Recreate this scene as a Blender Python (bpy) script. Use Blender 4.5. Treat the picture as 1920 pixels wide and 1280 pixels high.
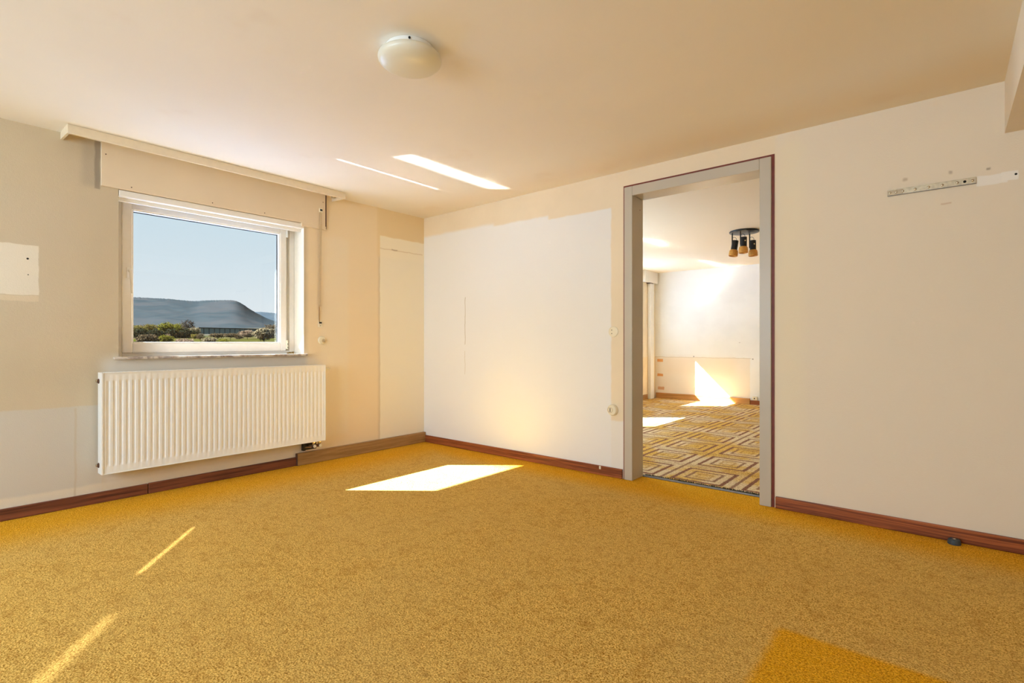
import bpy, bmesh, math, random
from mathutils import Vector, Matrix
random.seed(7)
S = bpy.context.scene
for o in list(bpy.data.objects): bpy.data.objects.remove(o)
COL = S.collection
H = 2.25                                   # room height

# ---------------------------------------------------------------- camera
CAM = Vector((4.0385, -3.4147, 0.9964)); YAW = 0.69993; FPX = 967.26
cd = bpy.data.cameras.new('camera'); cam = bpy.data.objects.new('camera', cd); COL.objects.link(cam)
cam.location = CAM; cam.rotation_euler = (math.pi/2, 0, YAW)
cd.sensor_width = 36; cd.lens = FPX/1920*36; cd.shift_y = 2.2/1920
cd.clip_start = .05; cd.clip_end = 6000
S.camera = cam
S.view_settings.view_transform = 'Standard'; S.view_settings.look = 'None'
S.view_settings.gamma = 1; S.view_settings.use_curve_mapping = False
S.view_settings.exposure = 0.0
S.cycles.caustics_reflective = True
S.cycles.blur_glossy = 0.0
S.cycles.sample_clamp_indirect = 0
S.cycles.max_bounces = 14; S.cycles.diffuse_bounces = 8; S.cycles.transparent_max_bounces = 12

# ---------------------------------------------------------------- sky
W = bpy.data.worlds.new('sky'); S.world = W; W.use_nodes = True
nt = W.node_tree; nt.nodes.clear()
wo = nt.nodes.new('ShaderNodeOutputWorld'); bg = nt.nodes.new('ShaderNodeBackground')
tc = nt.nodes.new('ShaderNodeTexCoord'); sp = nt.nodes.new('ShaderNodeSeparateXYZ'); cr = nt.nodes.new('ShaderNodeValToRGB')
nt.links.new(tc.outputs['Generated'], sp.inputs[0]); nt.links.new(sp.outputs['Z'], cr.inputs[0])
nt.links.new(cr.outputs[0], bg.inputs[0]); nt.links.new(bg.outputs[0], wo.inputs[0])
e = cr.color_ramp.elements
e[0].position = 0.0; e[0].color = (.83, .86, .93, 1)
e[1].position = 1.0; e[1].color = (.25, .45, .80, 1)
a = e.new(.06); a.color = (.80, .87, .93, 1)
a = e.new(.22); a.color = (.62, .78, .89, 1)
bg.inputs[1].default_value = 1.0

# ---------------------------------------------------------------- sun, daylight and added lamps
SUN_DIR = Vector((.99, .80, -1.0)).normalized()
sl = bpy.data.lights.new('sun', 'SUN'); sl.energy = 70; sl.angle = math.radians(.53); sl.color = (.93, .97, 1)
so = bpy.data.objects.new('sun', sl); COL.objects.link(so)
so.rotation_euler = SUN_DIR.to_track_quat('-Z', 'Y').to_euler(); so.location = (-6, -6, 9)
def area(name, loc, rot, sx, sy, power, col):
    l = bpy.data.lights.new(name, 'AREA'); l.shape = 'RECTANGLE'; l.size = sx; l.size_y = sy; l.energy = power; l.color = col
    o = bpy.data.objects.new(name, l); COL.objects.link(o); o.location = loc; o.rotation_euler = rot
    return o
# added fill lamp behind the camera; daylight lamps at the next room's windows
area('fill_lamp_rear', (1.9, -5.97, 1.45), (math.radians(90), 0, 0), 2.8, 1.4, 134, (.59, .80, 1))
area('daylight_next_room_near', (-.02, 1.55, 1.45), (math.radians(90), 0, math.radians(-90)), 1.2, 1.0, 50, (.56, .79, 1))
area('daylight_next_room_far', (-.02, 4.16, 1.45), (math.radians(90), 0, math.radians(-90)), 1.2, 1.0, 15, (.56, .79, 1))

def glint_lamp(name, hit, d, back, along, length, width, power, spread=1.5):  # area lamps added for the bright reflected streaks
    """added narrow-beam lamp imitating sunlight thrown on by a polished sill or window bead"""
    d = Vector(d).normalized(); a = Vector(along); a = a - d*a.dot(d); lx = length*a.length; a.normalize()
    l = bpy.data.lights.new(name, 'AREA'); l.shape = 'RECTANGLE'; l.size = lx; l.size_y = width; l.energy = power; l.spread = math.radians(spread)
    l.color = (.92, .96, 1)
    z = -d; y = z.cross(a).normalized()
    o = bpy.data.objects.new(name, l); COL.objects.link(o)
    o.matrix_world = Matrix.Translation(Vector(hit)-d*back) @ Matrix((a, y, z)).transposed().to_4x4()
    return o
glint_lamp('sill_glint_lamp', (1.25, -.69, H), (.99, .80, 1.0), 1.90, (0,1,0), 1.10, .095, .8)
glint_lamp('sill_glint_lamp_next_room', (1.25, 2.80, H), (.99, .80, 1.0), 2.10, (0,1,0), .95, .085, .6)
glint_lamp('sill_glint_lamp_far', (1.20, 5.00, H), (.99, .80, 1.0), 2.05, (0,1,0), 1.1, .085, .8)
glint_lamp('outer_sill_glint_lamp', (.857, -1.03, H), (1.157, .95, 1.36), 1.62, (0,1,0), .92, .012, .12, .8)
glint_lamp('bead_glint_lamp', (1.10, -2.53, 0), (.99, -.80, -1.0), 2.0, (0,0,1), .55, .012, .08, 1)
glint_lamp('bead_glint_lamp_wide', (1.95, -3.11, 0), (.99, -.80, -1.0), 2.9, (0,0,1), .50, .03, .08, 1.5)

# ---------------------------------------------------------------- mesh helpers
def box(bm, x0, x1, y0, y1, z0, z1):
    x0, x1 = min(x0, x1), max(x0, x1); y0, y1 = min(y0, y1), max(y0, y1); z0, z1 = min(z0, z1), max(z0, z1)
    v = [bm.verts.new(p) for p in ((x0,y0,z0),(x1,y0,z0),(x1,y1,z0),(x0,y1,z0),(x0,y0,z1),(x1,y0,z1),(x1,y1,z1),(x0,y1,z1))]
    for f in ((0,3,2,1),(4,5,6,7),(0,1,5,4),(1,2,6,5),(2,3,7,6),(3,0,4,7)): bm.faces.new([v[i] for i in f])
def tube(bm, pts, radii, seg=14, cap=True):
    pts = [Vector(p) for p in pts]; n = len(pts)
    if not hasattr(radii, '__len__'): radii = [radii]*n
    rings = []; up = None
    for i, p in enumerate(pts):
        t = (pts[min(i+1, n-1)] - pts[max(i-1, 0)]).normalized()
        if up is None:
            up = Vector((0,0,1)) if abs(t.z) < .9 else Vector((1,0,0))
        a = t.cross(up).normalized(); b = a.cross(t).normalized(); up = b
        rings.append([bm.verts.new(p + (a*math.cos(k*2*math.pi/seg) + b*math.sin(k*2*math.pi/seg))*radii[i]) for k in range(seg)])
    for i in range(n-1):
        for k in range(seg):
            bm.faces.new((rings[i][k], rings[i][(k+1)%seg], rings[i+1][(k+1)%seg], rings[i+1][k]))
    if cap:
        bm.faces.new(rings[0][::-1]); bm.faces.new(rings[-1])
def lathe(bm, o, axis, prof, seg=40):
    """prof: (radius, height along axis) from first to last; closed with caps when radius > 0"""
    o = Vector(o); ax = Vector(axis).normalized()
    u = ax.cross(Vector((0,0,1)) if abs(ax.z) < .9 else Vector((1,0,0))).normalized(); w = ax.cross(u)
    rings = []
    for r, h in prof:
        if r < 1e-5: rings.append([bm.verts.new(o + ax*h)])
        else: rings.append([bm.verts.new(o + ax*h + (u*math.cos(k*2*math.pi/seg)+w*math.sin(k*2*math.pi/seg))*r) for k in range(seg)])
    for a, b in zip(rings[:-1], rings[1:]):
        for k in range(seg):
            k2 = (k+1) % seg
            if len(a) == 1 and len(b) == 1: continue
            if len(a) == 1: bm.faces.new((a[0], b[k], b[k2]))
            elif len(b) == 1: bm.faces.new((a[k], b[0], a[k2]))
            else: bm.faces.new((a[k], b[k], b[k2], a[k2]))
    if len(rings[0]) > 1: bm.faces.new(rings[0])
    if len(rings[-1]) > 1: bm.faces.new(rings[-1][::-1])
def obj(name, bm, mat, parent=None, bevel=0, smooth=False, segs=2):
    bmesh.ops.recalc_face_normals(bm, faces=bm.faces)
    me = bpy.data.meshes.new(name); bm.to_mesh(me); bm.free()
    o = bpy.data.objects.new(name, me); COL.objects.link(o)
    me.materials.append(mat)
    if smooth:
        for p in me.polygons: p.use_smooth = True
        try: me.set_sharp_from_angle(angle=math.radians(40))
        except Exception: pass
    if bevel:
        m = o.modifiers.new('bevel', 'BEVEL'); m.width = bevel; m.segments = segs; m.limit_method = 'ANGLE'
    if parent is not None:
        o.parent = parent; o.matrix_parent_inverse = Matrix.Translation(-parent.location)
    return o
def thing(name, label, cat, loc=(0,0,0), group=None, kind=None):
    o = bpy.data.objects.new(name, None); COL.objects.link(o); o.location = loc; o.empty_display_size = .1
    return tag(o, label, cat, group, kind)
def tag(o, label, cat=None, group=None, kind=None):
    o['label'] = label
    if cat: o['category'] = cat
    if group: o['group'] = group
    if kind: o['kind'] = kind
    return o
def struct(o, label, cat='room'):
    return tag(o, label, cat, None, 'structure')
B = bmesh.new

# ---------------------------------------------------------------- material helpers
class NT:
    def __init__(s, name):
        s.m = bpy.data.materials.new(name); s.m.use_nodes = True; s.t = s.m.node_tree
        s.b = s.t.nodes['Principled BSDF']; s._obj = None
    def n(s, typ, **kw):
        x = s.t.nodes.new(typ)
        for k, v in kw.items(): setattr(x, k, v)
        return x
    def set(s, sock, v):
        if hasattr(v, 'is_linked') or isinstance(v, bpy.types.NodeSocket): s.t.links.new(v, sock)
        else: sock.default_value = v
    def math(s, op, a, b=0.0, clamp=False):
        x = s.n('ShaderNodeMath', operation=op, use_clamp=clamp); s.set(x.inputs[0], a); s.set(x.inputs[1], b); return x.outputs[0]
    def pos(s):
        if s._obj is None: s._obj = s.n('ShaderNodeTexCoord').outputs['Object']
        return s._obj
    def xyz(s):
        x = s.n('ShaderNodeSeparateXYZ'); s.t.links.new(s.pos(), x.inputs[0]); return x.outputs
    def noise(s, scale, detail=2, rough=.5, stretch=None, dist=0):
        x = s.n('ShaderNodeTexNoise'); x.inputs['Scale'].default_value = scale; x.inputs['Detail'].default_value = detail
        x.inputs['Roughness'].default_value = rough; x.inputs['Distortion'].default_value = dist
        if stretch:
            mp = s.n('ShaderNodeMapping'); mp.inputs['Scale'].default_value = stretch; s.t.links.new(s.pos(), mp.inputs[0]); s.t.links.new(mp.outputs[0], x.inputs['Vector'])
        else: s.t.links.new(s.pos(), x.inputs['Vector'])
        return x.outputs['Fac']
    def mix(s, f, a, b, mode='MIX'):
        x = s.n('ShaderNodeMix', data_type='RGBA', blend_type=mode)
        s.set(x.inputs[0], f)
        for i, v in ((6, a), (7, b)):
            if isinstance(v, tuple): v = (*v[:3], 1)
            s.set(x.inputs[i], v)
        return x.outputs[2]
    def step(s, v, e0, e1, o0=0.0, o1=1.0):
        x = s.n('ShaderNodeMapRange', interpolation_type='SMOOTHSTEP')
        s.set(x.inputs[0], v); x.inputs[1].default_value = e0; x.inputs[2].default_value = e1; x.inputs[3].default_value = o0; x.inputs[4].default_value = o1
        return x.outputs[0]
    def band(s, v, lo, hi, soft):
        a = s.step(v, lo-soft, lo+soft); b = s.step(v, hi-soft, hi+soft, 1.0, 0.0)
        return s.math('MULTIPLY', a, b)
    def rect(s, u, v, r, soft=.006):
        return s.math('MULTIPLY', s.band(u, r[0], r[1], soft), s.band(v, r[2], r[3], soft))
    def bump(s, h, dist=.001, strength=1):
        x = s.n('ShaderNodeBump'); x.inputs['Distance'].default_value = dist; x.inputs['Strength'].default_value = strength
        s.t.links.new(h, x.inputs['Height']); s.t.links.new(x.outputs[0], s.b.inputs['Normal'])
    def out(s, col=None, rough=None, metal=None, spec=None):
        if col is not None:
            if isinstance(col, tuple): col = (*col[:3], 1)
            s.set(s.b.inputs['Base Color'], col)
        if rough is not None: s.set(s.b.inputs['Roughness'], rough)
        if metal is not None: s.b.inputs['Metallic'].default_value = metal
        if spec is not None: s.b.inputs['Specular IOR Level'].default_value = spec
        return s.m
def lin(r, g, b):
    f = lambda c: (c/255/12.92) if c/255 <= .04045 else ((c/255+.055)/1.055)**2.4
    return (f(r), f(g), f(b))
def plain(name, rgb, rough=.5, metal=0, spec=.5, var=.06, scale=30):
    n = NT(name); c = lin(*rgb)
    f = n.step(n.noise(scale, 3), .3, .7)
    return n.out(n.mix(f, tuple(x*(1-var) for x in c), tuple(min(1, x*(1+var)) for x in c)), rough, metal, spec)
def plaster_bump(n, d=.0012):
    h = n.math('ADD', n.noise(170, 3, .6), n.math('MULTIPLY', n.noise(60, 2), .6)); n.bump(h, d, .55)

def wall_mat(name, axis, base, patches, mottling=.035, tints=()):
    """old painted wood-chip paper; patches = (rect, colour, amount, soft)"""
    n = NT(name); x = n.xyz(); u = x[axis]; z = x[2]
    wob = n.math('MULTIPLY', n.math('SUBTRACT', n.noise(9, 3), .5), .022)
    u2 = n.math('ADD', u, wob); z2 = n.math('ADD', z, wob)
    c0 = lin(*base)
    col = n.mix(n.step(n.noise(1.7, 4, .6), .3, .7), tuple(v*(1-mottling) for v in c0), tuple(min(.95, v*(1+mottling)) for v in c0))
    for r, rgb, amt, soft in patches:
        m = n.rect(u2, z2, r, soft)
        col = n.mix(n.math('MULTIPLY', m, amt), col, lin(*rgb))
    n.out(col, .85, 0, .2); plaster_bump(n)
    return n.m

M = {}
M['left'] = wall_mat('aged_paint_window_wall', 1, (203,187,159), [  # base tone lowered to keep the backlit left end dim, besides real stains
    ((-9, -2.60, -1, .61), (203,196,184), .9, .005),
    ((-9, -1.25, -1, .12), (226,214,192), .7, .01),
    ((-2.60, -1.10, .1, .9), (222,214,202), .8, .05),
    ((-9, -2.893, 1.272, 1.558), (240,232,216), 1, .003),
    ((-9, -2.893, 1.235, 1.268), (224,206,176), .9, .004),
    ((-3.2, -2.70, 1.0, 1.85), (206,190,166), .35, .12),
    ((-1.25, -.54, -1, 2.3), (240,220,186), .85, .03),
    ((-.56, .1, 1.8, 2.3), (232,210,168), .9, .02),
    ((-.53, .1, -1, 1.995), (244,236,216), .9, .007),
    ((-.53, -.02, 1.872, 1.882), (206,184,148), .5, .004),
    ((-.40, -.33, 1.876, 1.888), (150,120,90), .5, .004),
    ((-1.12, -.86, .2, 1.9), (234,222,198), .5, .03),
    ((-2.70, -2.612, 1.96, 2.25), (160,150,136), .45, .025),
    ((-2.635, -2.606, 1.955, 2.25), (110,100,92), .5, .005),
    ((-2.733, -2.722, .02, .60), (196,180,154), .6, .004),
])
M['back'] = wall_mat('aged_paint_door_wall', 0, (232,216,188), [
    ((-1, 2.128, -1, 2.0), (234,232,228), 1, .008),
    ((-1, 1.55, 1.9, 2.035), (234,232,228), 1, .012),
    ((-1, .95, 1.9, 2.06), (234,232,228), 1, .02),
    ((.585, .591, .98, 1.42), (176,160,128), .8, .0022),
    ((.582, .589, .70, .92), (196,182,152), .5, .002),
    ((2.05, 2.232, .05, .42), (234,232,228), .8, .01),
    ((3.25, 9, -1, 2.3), (232,220,200), .9, .02),
    ((3.25, 3.40, -1, 2.2), (236,224,196), .7, .06),
    ((4.150, 4.262, 1.764, 1.812), (240,235,226), 1, .004),
    ((4.24, 4.300, 1.772, 1.815), (242,237,228), 1, .003),
    ((3.865, 3.885, 1.852, 1.866), (176,150,116), .6, .006),
    ((4.045, 4.06, 1.845, 1.862), (120,92,66), .45, .006),
    ((4.19, 4.205, 1.84, 1.85), (130,104,74), .6, .004),
    ((4.02, 4.06, 1.70, 1.708), (190,150,110), .5, .004),
])
M['side'] = wall_mat('aged_paint_side_wall', 1, (230,218,198), [])
M['far'] = wall_mat('aged_paint_next_room', 0, (242,242,240), [
    ((-1, 1.62, -1, .745), (240,226,204), .6, .006),
    ((.2, 1.4, .45, .74), (240,226,206), .7, .08),
    ((-1, 1.64, .738, .746), (190,176,150), .6, .002),
    ((.045, .155, .655, .705), (222,150,60), .85, .006),
    ((.045, .155, .395, .440), (222,150,60), .85, .006),
    ((.055, .175, .155, .205), (206,140,66), .7, .01),
    ((.70, .72, .75, .77), (120,110,110), .7, .003),
    ((1.655, 1.675, .725, .742), (100,96,94), .8, .004),
    ((1.45, 1.47, .99, 1.0), (150,140,130), .5, .004),
])
M['far_left'] = wall_mat('aged_paint_next_room_left', 1, (238,226,202), [((-1, 9, -1, .745), (238,214,170), .6, .01)])
# ceiling, yellower to the right and along the door wall
n = NT('yellowed_ceiling_paint'); x = n.xyz()
c = n.mix(n.step(n.noise(1.1, 3, .5), .3, .7), lin(236,231,223), lin(240,235,227))
c = n.mix(n.math('MULTIPLY', n.step(x[0], 2.2, 4.6), .75), c, lin(232,220,192))
c = n.mix(n.math('MULTIPLY', n.step(n.noise(2.6, 3), .62, .8), .12), c, lin(196,160,110))
c = n.mix(n.math('MULTIPLY', n.band(x[1], -.35, 0, .25), .25), c, lin(224,190,128))
c = n.mix(n.step(x[1], .0, .12), c, lin(240,228,206))
n.out(c, .8, 0, .2); n.bump(n.noise(120, 2), .0004, .4); M['ceil'] = n.m
# carpet
n = NT('golden_loop_carpet'); x = n.xyz()
f = n.noise(185, 3, .75, dist=.6); g = n.noise(42, 3, .6)
v = n.n('ShaderNodeTexVoronoi'); v.inputs['Scale'].default_value = 150; n.t.links.new(n.pos(), v.inputs['Vector'])
c = n.mix(n.step(f, .36, .58), lin(150,100,26), lin(244,202,112))
c = n.mix(n.math('MULTIPLY', n.step(g, .48, .64), .34), c, lin(150,98,34))
c = n.mix(n.math('MULTIPLY', n.step(n.noise(11, 3, .6), .48, .70), .28), c, lin(168,116,44))
c = n.mix(n.math('MULTIPLY', n.step(n.noise(1.4, 3), .35, .7), .22), c, lin(206,172,104))
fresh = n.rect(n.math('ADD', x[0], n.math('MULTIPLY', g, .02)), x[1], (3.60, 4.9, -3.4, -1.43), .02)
edge = n.math('MAXIMUM', n.step(x[0], .22, .75, 1, 0), n.step(x[1], -.45, -.12, 0, 1))
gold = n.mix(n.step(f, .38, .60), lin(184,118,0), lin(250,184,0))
c = n.mix(n.math('MULTIPLY', edge, .75), c, gold)
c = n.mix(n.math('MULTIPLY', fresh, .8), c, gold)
c = n.mix(n.math('MULTIPLY', n.rect(x[0], x[1], (2.838, 2.85, -2.405, -2.392), .010), .5), c, lin(90,64,30))
n.out(c, 1, 0, 0)
n.bump(n.math('ADD', f, v.outputs['Distance']), .004, .7); M['carpet'] = n.m
# patterned carpet of the next room
n = NT('geometric_pattern_carpet'); x = n.xyz()
wob = n.math('MULTIPLY', n.math('SUBTRACT', n.noise(60, 2), .5), .02)
def fold(v, c0, per):
    a = n.math('ADD', n.math('SUBTRACT', v, c0 - per/2 - per*40), wob)
    return n.math('ABSOLUTE', n.math('SUBTRACT', n.math('MODULO', a, per), per/2))
u = fold(x[0], 2.665, .50); w = fold(x[1], .44, .53)
du = n.math('DIVIDE', u, .19); dw = n.math('DIVIDE', w, .205); d = n.math('MAXIMUM', du, dw)
pile = n.noise(130, 3, .7)
yel = n.mix(n.step(pile, .38, .62), lin(190,138,44), lin(240,200,110))
crm = n.mix(n.step(pile, .38, .62), lin(204,182,146), lin(238,224,192))
brn = n.mix(n.step(pile, .35, .65), lin(116,72,52), lin(160,112,84))
c = yel
c = n.mix(n.math('MULTIPLY', n.step(n.noise(2.3, 2), .42, .6), .7), c, crm)
ring1 = n.band(d, .84, .99, .02); ring2 = n.band(d, .48, .60, .02)
mid = n.band(d, .20, .30, .03)
line_u = n.band(u, .238, .262, .003); line_w = n.band(w, .236, .246, .003)
c = n.mix(ring1, c, brn); c = n.mix(n.math('MULTIPLY', ring2, .85), c, brn)
c = n.mix(n.math('MULTIPLY', mid, .6), c, lin(176,120,50))
c = n.mix(n.math('MULTIPLY', n.math('MAXIMUM', line_u, line_w), .85), c, brn)
n.out(c, .95, 0, .1); n.bump(n.math('ADD', pile, n.noise(60, 2)), .006, .8); M['carpet2'] = n.m
M['pile_edge'] = plain('dark_carpet_edge', (58,54,38), .95, var=.3, scale=90)

def wood(name, dark, light, axis, rough=.45):
    n = NT(name); st = [1.0, 1.0, 1.0]; st[axis] = .045; st[2] = 1.6
    a = n.noise(26, 4, .6, tuple(st), 1.2); b = n.noise(150, 3, .6, tuple(st))
    f = n.step(n.math('ADD', n.math('MULTIPLY', a, .75), n.math('MULTIPLY', b, .25)), .36, .64)
    c = n.mix(f, lin(*dark), lin(*light)); n.out(c, rough, 0, .4); n.bump(b, .0006, .5); return n.m
M['wood_red_y'] = wood('red_stained_skirting', (82,42,30), (132,76,52), 1)
M['wood_red_lit_x'] = wood('red_stained_skirting_lit_x', (104,48,22), (172,96,50), 0)  # lighter, more orange copy: sunlit bounce put into the wood colour
M['wood_tan'] = wood('tan_beech_skirting', (140,104,60), (174,136,86), 1)
M['wood_tan_x'] = wood('tan_beech_skirting_x', (176,124,66), (206,156,92), 0)
M['wood_end'] = plain('dark_wood_end', (84,54,38), .7)
M['pvc'] = plain('white_window_plastic', (236,232,224), .16, 0, .5, .015)
M['frame_groove'] = plain('grey_rubber_seal', (70,74,80), .6)
M['reveal'] = plain('white_reveal_paint', (236,228,212), .6, 0, .3, .02)
M['board'] = plain('cream_shutter_box_board', (226,208,180), .55, 0, .3, .02, 3)
M['pelmet'] = plain('cream_curtain_rail_trim', (228,212,184), .45, 0, .4, .02)
M['rad'] = plain('white_radiator_enamel', (238,236,231), .3, 0, .5, .01)
M['rad_in'] = plain('radiator_inner_metal', (190,184,172), .5, 0, .4, .02)
M['grey_door'] = plain('grey_door_frame_enamel', (190,181,164), .35, 0, .5, .02, 4)
M['red_line'] = plain('oxblood_paint_line', (118,50,34), .5, 0, .4, .08)
M['dark'] = plain('dark_hole', (28,24,20), .9)
M['black'] = plain('black_lacquer', (22,22,24), .35, .2)
M['chrome'] = plain('nickel_fittings', (200,190,170), .22, .9)
M['steel'] = plain('galvanised_steel', (204,192,166), .4, .55, .5, .12, 60)
M['ivory'] = plain('ivory_plastic', (234,224,196), .35, 0, .5, .01)
M['strap'] = plain('beige_webbing', (204,184,150), .8, 0, .2, .08, 200)
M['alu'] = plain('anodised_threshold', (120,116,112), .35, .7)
M['rubber'] = plain('blue_grey_rubber', (54,66,74), .55)
M['amber'] = plain('amber_wood_cup', (204,146,66), .4, 0, .4, .15, 80)
M['bounce_slab_mat'] = plain('bounce_slab_pale', (98,126,172), .9)
M['render_out'] = plain('outside_render', (120,118,112), .9)
# milky lamp glass
n = NT('opal_lamp_glass'); n.out(lin(226,222,206), .28, 0, .5); n.b.inputs['Subsurface Weight'].default_value = .15
n.b.inputs['Subsurface Radius'].default_value = (.01, .01, .01); M['opal'] = n.m
# marble sill
n = NT('polished_marble_sill'); a = n.noise(7, 6, .7, dist=1.5)
n.out(n.mix(n.step(a, .40, .62), lin(150,134,126), lin(216,204,192)), .10, 0, .6); M['marble'] = n.m
n = NT('outer_aluminium_sill'); n.out(lin(190,190,192), .40, .6); M['out_sill'] = n.m
# glazing: lets sunlight through, reflects a little
n = NT('window_glazing'); n.t.nodes.remove(n.b)
tr = n.n('ShaderNodeBsdfTransparent'); gl = n.n('ShaderNodeBsdfGlossy'); gl.inputs['Roughness'].default_value = .0
tr.inputs[0].default_value = (.97, .985, .98, 1)
lw = n.n('ShaderNodeLayerWeight'); lw.inputs[0].default_value = .5; mx = n.n('ShaderNodeMixShader')
fr = n.math('ADD', n.math('MULTIPLY', n.math('POWER', lw.outputs['Facing'], 5.0), .9), .04)
n.t.links.new(fr, mx.inputs[0]); n.t.links.new(tr.outputs[0], mx.inputs[1]); n.t.links.new(gl.outputs[0], mx.inputs[2])
n.t.links.new(mx.outputs[0], [q for q in n.t.nodes if q.type == 'OUTPUT_MATERIAL'][0].inputs[0]); M['glass'] = n.m

# ---------------------------------------------------------------- room shell
def wall_grid(bm, axis, face, back, u0, u1, z0, z1, holes):
    """slab wall with rectangular openings. axis 0: runs along x (face/back are y); axis 1: runs along y (face/back are x)"""
    us = sorted({u0, u1, *[h[0] for h in holes], *[h[1] for h in holes]}); zs = sorted({z0, z1, *[h[2] for h in holes], *[h[3] for h in holes]})
    solid = lambda i, j: 0 <= i < len(us)-1 and 0 <= j < len(zs)-1 and not any(h[0] < (us[i]+us[i+1])/2 < h[1] and h[2] < (zs[j]+zs[j+1])/2 < h[3] for h in holes)
    P = lambda u, d, z: (u, d, z) if axis == 0 else (d, u, z)
    def q(*p): bm.faces.new([bm.verts.new(P(*a)) for a in p])
    for i in range(len(us)-1):
        for j in range(len(zs)-1):
            if not solid(i, j): continue
            a, b, c, d = us[i], us[i+1], zs[j], zs[j+1]
            q((a,face,c),(b,face,c),(b,face,d),(a,face,d)); q((a,back,c),(a,back,d),(b,back,d),(b,back,c))
            if not solid(i-1, j): q((a,face,c),(a,face,d),(a,back,d),(a,back,c))
            if not solid(i+1, j): q((b,face,c),(b,back,c),(b,back,d),(b,face,d))
            if not solid(i, j-1): q((a,face,c),(a,back,c),(b,back,c),(b,face,c))
            if not solid(i, j+1): q((a,face,d),(b,face,d),(b,back,d),(a,back,d))
    bmesh.ops.remove_doubles(bm, verts=bm.verts, dist=1e-5)
WY0, WY1, WZ0, WZ1 = -2.515, -1.273, .892, 1.985      # visible window opening
XR, YF, YB = 5.2, -6.0, 5.4
w1 = (WY0, WY1, WZ0, WZ1); 
w3 = (.93, 2.17, WZ0, WZ1); w4 = (3.50, 4.82, .80, WZ1)
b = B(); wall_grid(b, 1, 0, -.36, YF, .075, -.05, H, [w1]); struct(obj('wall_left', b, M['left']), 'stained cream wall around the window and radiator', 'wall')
b = B(); wall_grid(b, 1, 0, -.36, .075, YB+.2, -.05, H, [w3, w4]); struct(obj('wall_far_left', b, M['far_left']), 'cream window wall of the room beyond the doorway', 'wall')
DX0, DX1, DZ = 2.306, 3.160, 2.057
b = B(); wall_grid(b, 0, 0, .15, 0, XR, -.05, H, [(DX0-.03, DX1+.03, -.05, DZ+.03)]); struct(obj('wall_back', b, M['back']), 'white and cream wall with the grey framed doorway', 'wall')
b = B(); wall_grid(b, 1, XR, XR+.2, YF, YB+.2, -.05, H, []); struct(obj('wall_right', b, M['side']), 'cream wall on the right side', 'wall')
b = B(); wall_grid(b, 0, YF, YF-.2, -.36, XR+.2, -.05, H, []); struct(obj('wall_front', b, M['side']), 'cream wall behind the viewer', 'wall')
b = B(); wall_grid(b, 0, YB, YB+.2, 0, XR, -.05, H, []); struct(obj('wall_far', b, M['far']), 'white end wall of the room beyond the doorway', 'wall')
b = B(); box(b, -.36, XR+.2, YF-.2, YB+.2, H, H+.2); struct(obj('ceiling', b, M['ceil']), 'yellowed plain ceiling', 'ceiling')
b = B(); box(b, 0, XR, YF, .165, -.05, 0); struct(obj('floor', b, M['carpet']), 'mottled golden brown carpet of the front room', 'carpet')
b = B(); box(b, 0, XR, .185, YB, -.05, .004); struct(obj('floor', b, M['carpet2']), 'yellow and brown carpet with nested squares in the next room', 'carpet')
b = B(); box(b, 4.252, 4.75, YF, 0, 2.0, H); struct(obj('trim_1', b, M['side']), 'boxed ceiling beam in the upper right corner', 'beam')
# corner plaster beads
# eave outside
b = B(); box(b, -.86, -.36, YF-.2, YB+.2, 2.30, 2.42); box(b, -.86, -.80, YF-.2, YB+.2, 2.283, 2.45)
struct(obj('trim_2', b, M['render_out']), 'roof eave outside above the windows', 'eave')
b = B(); box(b, -11.0, -.36, -8.0, 7.2, -.1, .20); struct(obj('bounce_slab', b, M['bounce_slab_mat']), 'added unseen pale slab outside below the window to bounce sunlight', 'roof')  # added out of view to throw sunlight up onto the ceiling

# ---------------------------------------------------------------- skirting boards
def skirting(name, label, mat, x0, x1, y0, y1, z1, bev=.004):
    b = B(); box(b, x0, x1, y0, y1, 0, z1); return struct(obj(name, b, mat, bevel=bev), label, 'skirting board')
skirting('baseboard_left', 'dark red skirting board at the far left of the window wall', M['wood_red_y'], 0, .016, YF, -2.36, .068)
skirting('baseboard_left', 'dark red skirting board under the radiator', M['wood_red_y'], 0, .016, -2.357, -1.345, .070)
o = skirting('baseboard_left', 'thicker tan skirting board between radiator pipes and corner', M['wood_tan'], .0, .034, -1.343, -.004, .100)
b = B(); box(b, .002, .033, -1.3465, -1.343, .001, .098); obj('end_cap', b, M['wood_end'], o)
skirting('baseboard_back', 'reddish skirting board between the corner and the doorway', M['wood_red_lit_x'], .034, 2.225, -.016, 0, .070)
skirting('baseboard_back', 'reddish skirting board to the right of the doorway', M['wood_red_lit_x'], 3.250, XR, -.018, 0, .070)
b = B(); box(b, 2.035, 2.05, -.0175, -.0155, .045, .068); obj('paint_fleck', b, M['ivory'], bpy.data.objects['baseboard_back'])
skirting('baseboard_far', 'tan skirting board along the end wall of the next room', M['wood_tan_x'], .03, 1.625, YB-.03, YB, .10)
skirting('baseboard_far', 'short red skirting board right of the tan one in the next room', M['wood_red_lit_x'], 1.628, XR, YB-.018, YB, .072)
skirting('baseboard_far_left', 'skirting board under the windows of the next room', M['wood_tan'], 0, .02, .15, 5.06, .09)

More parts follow.
